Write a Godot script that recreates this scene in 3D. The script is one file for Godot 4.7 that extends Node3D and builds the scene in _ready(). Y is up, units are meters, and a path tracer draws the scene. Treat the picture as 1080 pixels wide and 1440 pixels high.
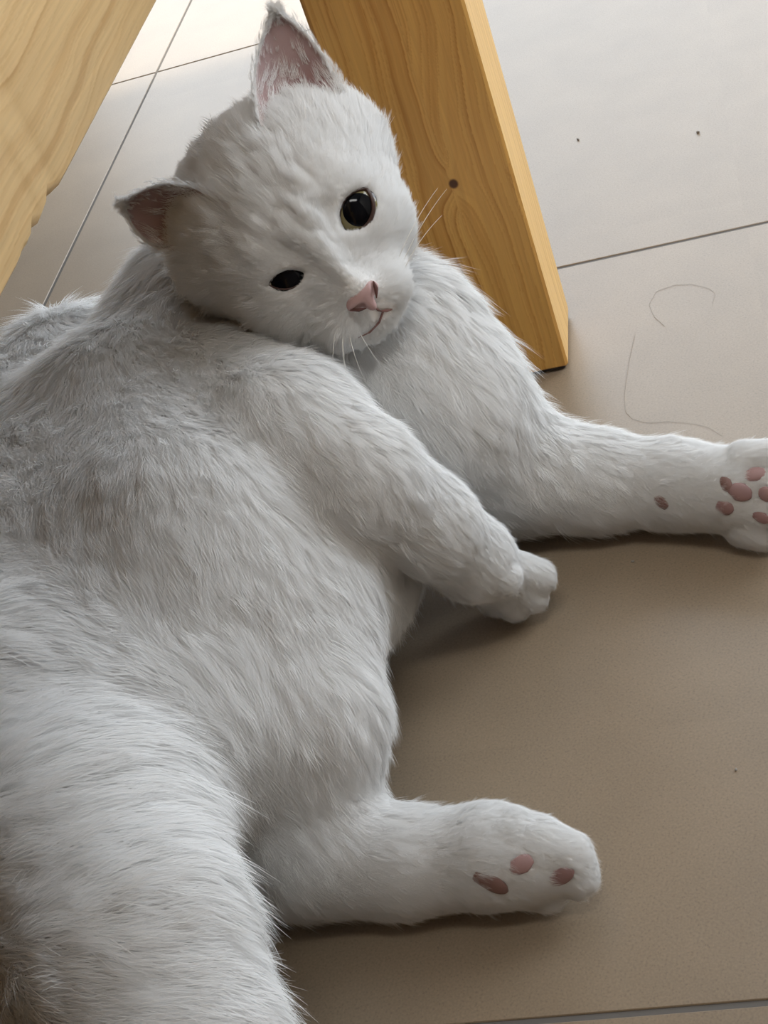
extends Node3D
# A white cat stretched out on a tiled floor beside the pine leg of a piece of furniture.
# Units are metres; x runs along the tile rows, -z away from the camera, y up.

const FUR_ON := true

const HEAD_AT := Vector3(-0.14262, 0.13505, -0.44482)
const HEAD_RIGHT := Vector3(0.82170, 0.34975, -0.44999)
const HEAD_UP := Vector3(-0.50071, 0.82014, -0.27687)
const HEAD_FRONT := Vector3(0.27222, 0.45282, 0.84903)
const HEAD_SCALE := 0.94495

var rng := RandomNumberGenerator.new()
var noise := FastNoiseLite.new()
var used := {}

# ---------------------------------------------------------------- naming
func numbered(called: String) -> String:
	var n: int = used.get(called, -1) + 1
	used[called] = n
	return called if n == 0 else "%s_%03d" % [called, n]

func tag(o: Node3D, label: String, category: String, group := "", kind := "") -> void:
	if label: o.set_meta("label", label)
	if category: o.set_meta("category", category)
	if group: o.set_meta("group", group)
	if kind: o.set_meta("kind", kind)

func base(called: String, at := Vector3.ZERO, parent: Node = self) -> Node3D:
	var o := Node3D.new()
	o.name = numbered(called) if parent == self else called
	parent.add_child(o, true)
	o.position = at
	return o

func obj(called: String, mesh: Mesh, material: Material, parent: Node = self) -> MeshInstance3D:
	var o := MeshInstance3D.new()
	o.name = numbered(called) if parent == self else called
	o.mesh = mesh
	o.material_override = material
	parent.add_child(o, true)
	return o

# ---------------------------------------------------------------- materials
func mat(c: Color, rough := 0.6, spec := 0.5) -> StandardMaterial3D:
	var m := StandardMaterial3D.new()
	m.albedo_color = c
	m.roughness = rough
	m.metallic_specular = spec
	return m

func lin(r: float, g: float, b: float) -> Color:
	return Color(r, g, b).linear_to_srgb()

# ---------------------------------------------------------------- boxes with chamfered edges
func chamfer_box(size: Vector3, ch: float, uv_scale := 1.0, side_u := 0.0) -> ArrayMesh:
	# centred box, every edge cut by ch; u runs round the box, v up it (in metres times uv_scale)
	var st := SurfaceTool.new()
	st.begin(Mesh.PRIMITIVE_TRIANGLES)
	var h := size / 2.0
	var axes := [Vector3.RIGHT, Vector3.UP, Vector3.BACK]
	var corner := func(s: Vector3, flat_axis: int) -> Vector3:
		var p := Vector3(s.x * (h.x - ch), s.y * (h.y - ch), s.z * (h.z - ch))
		p[flat_axis] = s[flat_axis] * h[flat_axis]
		return p
	var put := func(pts: Array, n: Vector3):
		var c := Vector3.ZERO
		for p in pts: c += p
		var order := pts.duplicate()
		if (pts[1] - pts[0]).cross(pts[2] - pts[0]).dot(n) > 0: order.reverse()
		for k in range(1, order.size() - 1):
			for p in [order[0], order[k], order[k + 1]]:
				st.set_normal(n)
				var a := absf(n.x) > absf(n.z) + 0.01
				st.set_uv(Vector2((p.z + h.z + side_u if a else p.x + h.x) * uv_scale, (p.z if absf(n.y) > 0.9 else -p.y) * uv_scale))
				st.add_vertex(p)
	for a in 3:
		var b := (a + 1) % 3
		var c := (a + 2) % 3
		for s in [-1.0, 1.0]:
			var pts := []
			for q in [[-1, -1], [1, -1], [1, 1], [-1, 1]]:
				var v := Vector3.ZERO
				v[a] = s; v[b] = q[0]; v[c] = q[1]
				pts.append(corner.call(v, a))
			put.call(pts, axes[a] * s)
		for s in [-1.0, 1.0]:
			for t in [-1.0, 1.0]:
				var v1 := Vector3.ZERO
				v1[a] = -1.0; v1[b] = s; v1[c] = t
				var v2 := v1
				v2[a] = 1.0
				put.call([corner.call(v1, b), corner.call(v2, b), corner.call(v2, c), corner.call(v1, c)], (axes[b] * s + axes[c] * t).normalized())
	for x in [-1.0, 1.0]:
		for y in [-1.0, 1.0]:
			for z in [-1.0, 1.0]:
				var v := Vector3(x, y, z)
				put.call([corner.call(v, 0), corner.call(v, 1), corner.call(v, 2)], v.normalized())
	return st.commit()

func tube(points: Array, radii: Array, sides := 6) -> ArrayMesh:
	var st := SurfaceTool.new()
	st.begin(Mesh.PRIMITIVE_TRIANGLES)
	var n := points.size()
	var up := Vector3(0.31, 0.83, 0.47)
	for i in n:
		var d: Vector3 = (points[mini(i + 1, n - 1)] - points[maxi(i - 1, 0)]).normalized()
		var a := d.cross(up).normalized()
		var b := a.cross(d)
		for k in sides:
			var w := TAU * k / sides
			var v := a * cos(w) + b * sin(w)
			st.set_normal(v)
			st.add_vertex(points[i] + v * radii[i])
	for i in n - 1:
		for k in sides:
			var k2 := (k + 1) % sides
			var p := i * sides
			for q in [p + k, p + k2, p + sides + k, p + k2, p + sides + k2, p + sides + k]: st.add_index(q)
	return st.commit()

# ---------------------------------------------------------------- distance fields
# A field is a list of shapes: [kind, a, b, ra, rb, k, flow, hair, basis]
#   kind 0 a tapered capsule, 1 an ellipsoid (a centre, b radii, basis axes), 2 an almond bored away (a centre, b half length / half height / depth)
var field: Array = []

func bone(a: Vector3, ra: float, b: Vector3, rb: float, k: float, flow: Vector3, hair: float) -> void:
	field.append([0, a, b, ra, rb, k, flow, hair, Basis.IDENTITY, 0])

func head_point(l: Vector3) -> Vector3:   # centimetres in the head's own axes -> metres
	return HEAD_AT + (HEAD_RIGHT * l.x + HEAD_UP * l.y + HEAD_FRONT * l.z) * (0.01 * HEAD_SCALE)

func head_basis(turn := 0.0) -> Basis:
	var c := cos(turn)
	var s := sin(turn)
	return Basis(HEAD_RIGHT * c + HEAD_UP * s, HEAD_UP * c - HEAD_RIGHT * s, HEAD_FRONT)

func head_egg(c: Vector3, r: Vector3, k: float, hair: float, turn := 0.0) -> void:
	field.append([1, head_point(c), r * (0.01 * HEAD_SCALE), 0.0, 0.0, k * 0.01, Vector3.ZERO, hair, head_basis(turn), 1])

func head_bone(a: Vector3, ra: float, b: Vector3, rb: float, k: float, hair: float) -> void:
	field.append([0, head_point(a), head_point(b), ra * 0.01 * HEAD_SCALE, rb * 0.01 * HEAD_SCALE, k * 0.01, Vector3.ZERO, hair, Basis.IDENTITY, 1])

func shape_distance(s: Array, p: Vector3) -> float:
	if s[0] == 0 or s[0] == 3:
		var a: Vector3 = s[1]
		var ab: Vector3 = s[2] - a
		var t := clampf((p - a).dot(ab) / maxf(ab.length_squared(), 1e-9), 0.0, 1.0)
		return p.distance_to(a + ab * t) - lerpf(s[3], s[4], t)
	var q: Vector3 = (p - s[1]) * s[8]
	var r: Vector3 = s[2]
	if s[0] == 1:
		var k0 := (q / r).length()
		return k0 * (k0 - 1.0) / maxf((q / (r * r)).length(), 1e-6)
	# almond: two circles' overlap, bored along the front axis
	var rad := (r.x * r.x + r.y * r.y) / (2.0 * r.y)
	var d2 := Vector2(q.x, absf(q.y) + rad - r.y).length() - rad
	return maxf(d2, -q.z)

func blend(shapes: Array, p: Vector3) -> float:
	# the head is joined to the rest with a sharper crease than the limbs
	var d := 1.0
	var dh := 1.0
	for s in shapes:
		var e := shape_distance(s, p)
		var k: float = s[5]
		if s[0] >= 2:
			var h := maxf(k - absf(dh + e), 0.0) / k
			dh = maxf(dh, -e) + h * h * k * 0.25
		elif s[9] == 1:
			var h := maxf(k - absf(dh - e), 0.0) / k
			dh = minf(dh, e) - h * h * k * 0.25
		else:
			var h := maxf(k - absf(d - e), 0.0) / k
			d = minf(d, e) - h * h * k * 0.25
	var g := maxf(0.003 - absf(d - dh), 0.0) / 0.003
	return minf(d, dh) - g * g * 0.00075

func mesh_field(shapes: Array, lo: Vector3, hi: Vector3, cell: float, keep: Callable, ground := -1.0) -> Dictionary:
	# surface nets over the cells near the surface: {v, n, i}
	var big := 16
	var small := 4
	var verts := PackedVector3Array()
	var at := {}
	var edges := PackedInt64Array()
	var nb := ((hi - lo) / (cell * big)).ceil()
	var hb := big * cell * 0.87
	var hs := small * cell * 0.87
	var m1 := small + 1
	var vals := PackedFloat32Array()
	vals.resize(m1 * m1 * m1)
	for bx in int(nb.x):
		for by in int(nb.y):
			for bz in int(nb.z):
				var b0 := lo + Vector3(bx, by, bz) * (big * cell)
				var bc := b0 + Vector3.ONE * (big * cell * 0.5)
				var near := []
				var best := 1.0
				for s in shapes:
					var e := shape_distance(s, bc)
					if e < hb * 1.6 + s[5]: near.append(s)
					best = minf(best, e - s[5] * 0.5)
				if best > hb * 1.3: continue
				for sx in big / small:
					for sy in big / small:
						for sz in big / small:
							var c0 := b0 + Vector3(sx, sy, sz) * (small * cell)
							var cc := c0 + Vector3.ONE * (small * cell * 0.5)
							var act := []
							var ds := []
							var dm := 1.0
							for s in near:
								var e := shape_distance(s, cc)
								ds.append(e)
								if s[0] < 2: dm = minf(dm, e)
							for k in near.size():
								if near[k][0] >= 2:
									if ds[k] < hs * 1.5 + near[k][5]: act.append(near[k])
								elif ds[k] < dm + 2.2 * hs + near[k][5]: act.append(near[k])
							var dc := blend(act, cc)
							if ground >= 0.0: dc = maxf(dc, ground - cc.y)
							if absf(dc) > hs * 1.7: continue
							for i in m1:
								for j in m1:
									for k in m1:
										var p := c0 + Vector3(i, j, k) * cell
										var d := blend(act, p)
										if ground >= 0.0: d = maxf(d, ground - p.y)
										vals[(i * m1 + j) * m1 + k] = d
							var gx := bx * big + sx * small
							var gy := by * big + sy * small
							var gz := bz * big + sz * small
							for i in small:
								for j in small:
									for k in small:
										var v000 := vals[(i * m1 + j) * m1 + k]
										var inside := 0
										for q in 8:
											if vals[((i + (q & 1)) * m1 + j + ((q >> 1) & 1)) * m1 + k + (q >> 2)] < 0.0: inside += 1
										if inside == 0 or inside == 8: continue
										var sum := Vector3.ZERO
										var cnt := 0
										for q in 8:
											for ax in 3:
												if q & (1 << ax): continue
												var q2 := q | (1 << ax)
												var va := vals[((i + (q & 1)) * m1 + j + ((q >> 1) & 1)) * m1 + k + (q >> 2)]
												var vb := vals[((i + (q2 & 1)) * m1 + j + ((q2 >> 1) & 1)) * m1 + k + (q2 >> 2)]
												if (va < 0.0) == (vb < 0.0): continue
												var o := Vector3(q & 1, (q >> 1) & 1, q >> 2)
												o[ax] += va / (va - vb)
												sum += o
												cnt += 1
										var pos := c0 + (Vector3(i, j, k) + sum / cnt) * cell
										if not keep.call(pos): continue
										var key := ((gx + i) * 2048 + gy + j) * 2048 + gz + k
										at[key] = verts.size()
										verts.append(pos)
										for ax in 3:
											var ve := vals[((i + (1 if ax == 0 else 0)) * m1 + j + (1 if ax == 1 else 0)) * m1 + k + (1 if ax == 2 else 0)]
											if (v000 < 0.0) != (ve < 0.0):
												edges.append(key * 8 + ax * 2 + (1 if v000 < 0.0 else 0))
	var step := [2048 * 2048, 2048, 1]
	var index := PackedInt32Array()
	var normals := PackedVector3Array()
	normals.resize(verts.size())
	for e in edges:
		var key := e / 8
		var ax := (e % 8) / 2
		var u: int = step[(ax + 1) % 3]
		var w: int = step[(ax + 2) % 3]
		var a: int = at.get(key, -1)
		var b: int = at.get(key - u, -1)
		var c: int = at.get(key - u - w, -1)
		var d: int = at.get(key - w, -1)
		if a < 0 or b < 0 or c < 0 or d < 0: continue
		var quad := [a, b, c, d] if e % 2 == 0 else [a, d, c, b]
		var fn: Vector3 = (verts[quad[2]] - verts[quad[0]]).cross(verts[quad[1]] - verts[quad[3]])
		for q in quad: normals[q] += fn
		for q in [0, 1, 2, 0, 2, 3]: index.append(quad[q])
	for k in normals.size(): normals[k] = normals[k].normalized()
	return {"v": verts, "n": normals, "i": index}

func net_mesh(net: Dictionary, colors = null) -> ArrayMesh:
	var a := []
	a.resize(Mesh.ARRAY_MAX)
	a[Mesh.ARRAY_VERTEX] = net.v
	a[Mesh.ARRAY_NORMAL] = net.n
	a[Mesh.ARRAY_INDEX] = net.i
	if colors != null: a[Mesh.ARRAY_COLOR] = colors
	var m := ArrayMesh.new()
	m.add_surface_from_arrays(Mesh.PRIMITIVE_TRIANGLES, a)
	return m

# ---------------------------------------------------------------- the room
func _ready() -> void:
	rng.seed = 7
	noise.seed = 11
	noise.noise_type = FastNoiseLite.TYPE_SIMPLEX_SMOOTH
	noise.frequency = 1.0
	set_view_and_light()
	build_room()
	build_floor()
	ceiling_fill()
	build_light_blocker()
	build_furniture()
	build_cat()
	build_litter()

func set_view_and_light() -> void:
	var cam := Camera3D.new()
	cam.name = "camera"
	cam.transform = Transform3D(Vector3(0.94811, -0.30406, -0.09292), Vector3(0.17103, 0.73412, -0.65713), Vector3(0.26802, 0.60714, 0.74803), Vector3(0, 0.37229, 0))
	cam.fov = rad_to_deg(2.0 * atan(720.0 / 2060.0))
	cam.near = 0.01
	cam.far = 50.0
	add_child(cam)
	cam.current = true
	var we := WorldEnvironment.new()
	we.name = "world_environment"
	var e := Environment.new()
	e.background_mode = Environment.BG_COLOR
	e.background_color = Color(0.86, 0.93, 1.0)
	e.background_energy_multiplier = 1.0
	e.tonemap_mode = Environment.TONE_MAPPER_LINEAR
	e.tonemap_exposure = 1.30
	e.sdfgi_enabled = true
	e.ssao_enabled = true
	e.ssil_enabled = true
	we.environment = e
	add_child(we)
	# weak hazy sun through the balcony window behind: its patch ends on the tiles at z = -1.02
	var sun := DirectionalLight3D.new()
	sun.name = "sun"
	sun.light_color = Color(1.0, 0.96, 0.88)
	sun.light_energy = 1.4
	sun.light_angular_distance = 1.0
	sun.shadow_enabled = true
	add_child(sun)
	sun.look_at_from_position(Vector3(-0.3, 2.05, -2.75), Vector3(-0.3, 0.0, -1.01), Vector3.UP)
	window_light(Vector3(0.1, 1.05, -2.56), Vector2(2.5, 1.9), Vector3(0, 0, 1), 2.7)
	window_light(Vector3(1.46, 1.15, -1.65), Vector2(1.4, 1.7), Vector3(-1, 0, 0), 3.6)

func ceiling_fill() -> void:
	# added unseen fill light: a square glowing panel on the ceiling with an area light of its size under it
	var at := Vector3(0.4, 2.6, 0.8)
	var root := base("ceiling_fill", at)
	tag(root, "added square white panel lamp on the ceiling behind the viewer", "fill_lamp")
	var body := obj("housing", chamfer_box(Vector3(1.14, 0.05, 1.14), 0.004), mat(lin(0.8, 0.8, 0.8), 0.5), root)
	body.position = Vector3(0, -0.026, 0)
	var glow := mat(Color.WHITE, 0.6)
	glow.emission_enabled = true
	glow.emission = Color(1.0, 0.97, 0.92)
	glow.emission_energy_multiplier = 2.0
	var panel := obj("diffuser", chamfer_box(Vector3(1.1, 0.006, 1.1), 0.002), glow, root)
	panel.position = Vector3(0, -0.053, 0)
	var l := AreaLight3D.new()
	l.name = "panel_light"
	l.area_size = Vector2(1.1, 1.1)
	l.light_color = Color(1.0, 1.0, 0.99)
	l.light_energy = 5.2
	l.shadow_enabled = true
	l.set("area_range", 12.0)
	root.add_child(l)
	l.look_at_from_position(at + Vector3(0, -0.06, 0), at + Vector3(0, -1, 0), Vector3.BACK)

func build_light_blocker() -> void:
	# added stand-in for the viewer's body, out of view; keeps the lamp's light off the nearest tiles
	var root := base("light_blocker", Vector3(-0.15, 0, 0.36))
	tag(root, "added dark brown cabinet with two doors behind the viewer", "light_blocker")
	var brown := mat(lin(0.10, 0.06, 0.035), 0.5)
	var box := obj("body", chamfer_box(Vector3(1.7, 1.46, 0.42), 0.004), brown, root)
	box.position = Vector3(0, 0.79, 0)
	var plinth := obj("plinth", chamfer_box(Vector3(1.62, 0.06, 0.36), 0.002), brown, root)
	plinth.position = Vector3(0, 0.03, 0.02)
	for s in [-1.0, 1.0]:
		var door := obj("door", chamfer_box(Vector3(0.82, 1.36, 0.02), 0.003), brown, root)
		door.position = Vector3(s * 0.42, 0.78, -0.221)
		var m := SphereMesh.new()
		m.radius = 0.014
		m.height = 0.028
		var knob := obj("knob", m, mat(lin(0.4, 0.36, 0.3), 0.3), door)
		knob.position = Vector3(-s * 0.36, 0.05, -0.02)

func window_light(at: Vector3, size: Vector2, facing: Vector3, energy: float) -> void:
	var l := AreaLight3D.new()
	l.name = "window_daylight"
	l.area_size = size
	l.light_color = Color(0.94, 0.97, 1.0)
	l.light_energy = energy
	l.shadow_enabled = true
	l.set("area_range", 12.0)
	add_child(l, true)
	l.look_at_from_position(at, at + facing, Vector3.UP)

func slab(called: String, lo: Vector3, hi: Vector3, m: Material, parent: Node = self) -> MeshInstance3D:
	var o := obj(called, chamfer_box(hi - lo, 0.002), m, parent)
	o.position = (lo + hi) / 2.0
	if parent == self: o.set_meta("kind", "structure")
	return o

func build_room() -> void:
	var wall := mat(lin(0.62, 0.60, 0.56), 0.9)
	var frame := mat(lin(0.7, 0.7, 0.7), 0.4)
	var x0 := -1.9
	var x1 := 1.5
	var z0 := -2.6
	var z1 := 1.8
	var top := 2.6
	slab("ceiling", Vector3(x0 - 0.2, top, z0 - 0.2), Vector3(x1 + 0.2, top + 0.15, z1 + 0.2), mat(lin(0.36, 0.35, 0.34), 0.9))
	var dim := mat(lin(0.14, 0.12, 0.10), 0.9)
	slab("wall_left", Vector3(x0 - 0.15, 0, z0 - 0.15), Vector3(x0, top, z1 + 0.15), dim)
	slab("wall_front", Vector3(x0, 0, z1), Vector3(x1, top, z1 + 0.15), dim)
	# two walls with a window opening each
	for w in 2:
		var nm: String = ["wall_back", "wall_right"][w]
		var root := base(nm)
		root.set_meta("kind", "structure")
		var a: float = [-1.2, -2.4][w]
		var b: float = [1.4, -0.9][w]
		var s: float = [0.05, 0.25][w]
		var t: float = [2.05, 2.05][w]
		var lo: float = [x0, z0][w]
		var hi: float = [x1, z1][w]
		for r in [[lo, a, 0.0, top], [b, hi, 0.0, top], [a, b, 0.0, s], [a, b, t, top]]:
			if w == 0: slab("panel", Vector3(r[0], r[2], z0 - 0.15), Vector3(r[1], r[3], z0), wall, root)
			else: slab("panel", Vector3(x1, r[2], r[0]), Vector3(x1 + 0.15, r[3], r[1]), wall, root)
		var win := base("window_%d" % (w + 1))
		win.set_meta("kind", "structure")
		var glass := mat(Color(0.95, 0.98, 1.0, 0.06), 0.02)
		glass.transparency = BaseMaterial3D.TRANSPARENCY_ALPHA
		var bars := [[a, a + 0.05, s, t], [b - 0.05, b, s, t], [(a + b) / 2 - 0.03, (a + b) / 2 + 0.03, s, t], [a, b, s, s + 0.05], [a, b, t - 0.05, t]]
		for r in bars:
			if w == 0: slab("frame_bar", Vector3(r[0], r[2], z0 - 0.11), Vector3(r[1], r[3], z0 - 0.06), frame, win)
			else: slab("frame_bar", Vector3(x1 + 0.06, r[2], r[0]), Vector3(x1 + 0.11, r[3], r[1]), frame, win)
		for half in 2:
			var p: float = a + 0.05 if half == 0 else (a + b) / 2 + 0.03
			var q: float = (a + b) / 2 - 0.03 if half == 0 else b - 0.05
			if w == 0: slab("pane", Vector3(p, s + 0.05, z0 - 0.09), Vector3(q, t - 0.05, z0 - 0.084), glass, win)
			else: slab("pane", Vector3(x1 + 0.08, s + 0.05, p), Vector3(x1 + 0.086, t - 0.05, q), glass, win)

func tile_textures() -> Array:
	var n := 1024
	var im := Image.create(n, n, false, Image.FORMAT_RGB8)
	var f := FastNoiseLite.new()
	f.seed = 5
	f.frequency = 1.0
	f.fractal_octaves = 3
	for y in n:
		for x in n:
			var u := float(x) / n
			var v := float(y) / n
			var m := f.get_noise_2d(u * 7.0, v * 7.0) * 0.035
			var s := f.get_noise_2d(u * 300.0 + 40.0, v * 300.0) * 0.10 + rng.randf_range(-0.02, 0.02)
			if s < -0.055: s -= 0.06
			var k := 1.0 + m + s * 0.9
			im.set_pixel(x, y, Color(0.55 * k, 0.488 * k, 0.412 * k))
	return [ImageTexture.create_from_image(im)]

func build_floor() -> void:
	var root := base("floor")
	root.set_meta("kind", "structure")
	var tex: Array = tile_textures()
	var m := mat(Color.WHITE, 0.33, 0.6)
	m.albedo_texture = tex[0]
	m.uv1_triplanar = true
	m.uv1_world_triplanar = true
	m.uv1_scale = Vector3.ONE * 3.1
	var grout := mat(lin(0.14, 0.13, 0.12), 0.95)
	var bed := slab("grout_bed", Vector3(-2.1, -0.06, -2.8), Vector3(1.7, -0.0005, 2.0), grout, root)
	bed.set_meta("kind", "structure")
	var tw := 0.6
	var td := 0.4
	var gap := 0.0020
	var mesh := chamfer_box(Vector3(tw - gap, 0.009, td - gap), 0.0003)
	for i in range(-3, 4):
		for j in range(-5, 7):
			var o := obj("tile", mesh, m, root)
			o.position = Vector3(-0.3991 + (i + 0.5) * tw, -0.0045, -(0.2206 + (j + 0.5) * td))

# ---------------------------------------------------------------- pine furniture
func wood_texture(w: int, h: int, width_m: float, height_m: float, knots: Array, seed_at: float, tone: Color, dark: Color) -> ImageTexture:
	# growth rings cut lengthwise: a slowly bending coordinate across the board, pushed aside by each knot
	var im := Image.create(w, h, false, Image.FORMAT_RGB8)
	for y in h:
		var v := height_m * y / h
		for x in w:
			var u := width_m * x / w
			var ring := u + noise.get_noise_2d(u * 6.0 + seed_at, v * 4.0) * 0.006 + noise.get_noise_2d(seed_at + 40.0, v * 2.0) * 0.013
			var dk := 0.0
			for k in knots:
				var dx: float = (u - k[0]) / k[2]
				var dy: float = (v - k[1]) / (k[2] * k[4])
				var r2 := dx * dx + dy * dy
				ring += k[2] * 1.3 * signf(dx) * exp(-r2 * 0.28) * k[3]
				if k[3] > 0.5: dk = maxf(dk, smoothstep(0.55, 0.30, sqrt(dx * dx + dy * dy * k[4] * k[4] * 0.8)))
			var band := ring / 0.0085 + noise.get_noise_1d(seed_at + ring * 90.0) * 0.8
			var t := band - floorf(band)
			var late := pow(t, 5.0) * (1.0 - smoothstep(0.94, 1.0, t))
			late *= 0.55 + 0.6 * noise.get_noise_2d(ring * 70.0 + 9.0, v * 3.0 + seed_at)
			var thin := band * 3.3 + noise.get_noise_2d(v * 4.0, seed_at) * 0.5
			late += 0.28 * pow(thin - floorf(thin), 3.0)
			var fine := noise.get_noise_2d(u * 1500.0, v * 22.0 + seed_at) * 0.045 + noise.get_noise_2d(u * 360.0, v * 9.0) * 0.04
			var lit_side := 0.75 * smoothstep(0.0598, 0.0615, u) if knots else 0.0   # daylight on the leg's side, put into its colour as a paler tone
			var c := tone.lerp(Color(0.90, 0.75, 0.49), lit_side).lerp(dark.lerp(tone, lit_side * 0.6), clampf(late * 0.95 + 0.06 + 0.12 * noise.get_noise_2d(u * 20.0, v * 4.0 + 3.0), 0.0, 1.0))
			c = Color(c.r * (1.0 + fine), c.g * (1.0 + fine), c.b * (1.0 + fine))
			c = c.lerp(Color(0.24, 0.13, 0.06), dk * 0.9)
			im.set_pixel(x, y, c)
	return ImageTexture.create_from_image(im)

func wood(tex: ImageTexture, sx: float, sy: float) -> StandardMaterial3D:
	var m := mat(Color.WHITE, 0.45, 0.45)
	m.albedo_texture = tex
	m.uv1_scale = Vector3(sx, sy, 1)
	return m

func build_furniture() -> void:
	var root := base("wooden_bench", Vector3(-0.1148, 0, -0.5565))
	tag(root, "golden pine bench frame, square leg standing behind the cat's head", "furniture")
	var tone := Color(0.82, 0.635, 0.345)
	var dark := Color(0.58, 0.37, 0.14)
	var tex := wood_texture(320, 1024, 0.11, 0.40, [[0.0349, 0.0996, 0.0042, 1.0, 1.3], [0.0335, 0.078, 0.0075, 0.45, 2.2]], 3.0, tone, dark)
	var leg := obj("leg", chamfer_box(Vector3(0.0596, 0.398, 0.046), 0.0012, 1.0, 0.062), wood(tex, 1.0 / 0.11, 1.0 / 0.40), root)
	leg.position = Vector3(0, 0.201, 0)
	var foot := obj("dark_base", chamfer_box(Vector3(0.056, 0.002, 0.042), 0.0005), mat(lin(0.03, 0.025, 0.02), 0.8), root)  # thin dark plate under the leg
	foot.position = Vector3(0, 0.001, 0)
	var tex2 := wood_texture(512, 512, 0.16, 0.5, [], 17.0, Color(0.86, 0.735, 0.53), Color(0.73, 0.57, 0.36))
	var m2 := wood(tex2, 1.0 / 0.16, 1.0 / 0.5)
	var rail := obj("rail", rail_mesh(0.15, 0.65), m2, root)
	rail.position = Vector3(-0.0298, 0.3222, 0.30)
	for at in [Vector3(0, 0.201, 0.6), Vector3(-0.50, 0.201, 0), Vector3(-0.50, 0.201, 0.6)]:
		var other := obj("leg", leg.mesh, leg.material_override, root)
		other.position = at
	for k in 4:
		var board := obj("seat_board", chamfer_box(Vector3(0.148, 0.022, 0.68), 0.002), m2, root)
		board.position = Vector3(-0.537 + k * 0.15, 0.4115, 0.30)

func rail_mesh(hh: float, length: float) -> ArrayMesh:
	# a board on edge, its inner face at x = 0, its lower edge worn and chipped; v runs along the board
	var st := SurfaceTool.new()
	st.begin(Mesh.PRIMITIVE_TRIANGLES)
	var n := 150
	var t := 0.045
	var prof := []
	for i in n + 1:
		var z := -length / 2 + length * i / n
		var nick := maxf(0.0, noise.get_noise_1d(z * 60.0 + 3.0) - 0.3) * 0.0006
		var chip := 0.0
		for c in [[-0.0265, 0.004, 0.0022], [-0.0135, 0.0025, 0.0018], [-0.006, 0.002, 0.001]]:
			chip += c[2] * exp(-pow((z - c[0]) / c[1], 2.0))
		var b := -hh / 2 + nick * 0.3 + chip * 0.4
		prof.append([Vector2(0, hh / 2 - 0.002), Vector2(0, b + 0.002 + chip), Vector2(-0.002 - chip, b), Vector2(-t + 0.002, -hh / 2), Vector2(-t, -hh / 2 + 0.002), Vector2(-t, hh / 2 - 0.002), Vector2(-t + 0.002, hh / 2), Vector2(-0.002, hh / 2), z])
	for i in n:
		for k in 8:
			var k2 := (k + 1) % 8
			var p := []
			for q in [[i, k], [i + 1, k], [i + 1, k2], [i, k2]]:
				var a: Vector2 = prof[q[0]][q[1]]
				p.append(Vector3(a.x, a.y, prof[q[0]][8]))
			for q in [0, 1, 2, 0, 2, 3]:
				var a: Vector3 = p[q]
				st.set_uv(Vector2(a.y + hh / 2 if absf(p[0].x - p[2].x) < 0.004 else -a.x, a.z + length / 2))
				st.add_vertex(a)
	for e in [0, n]:
		for k in range(1, 7):
			var tri := [0, k, k + 1] if e == 0 else [0, k + 1, k]
			for q in tri:
				var a: Vector2 = prof[e][q]
				st.set_uv(Vector2(a.y + hh / 2, a.x))
				st.add_vertex(Vector3(a.x, a.y, prof[e][8]))
	st.generate_normals()
	return st.commit()

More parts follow.
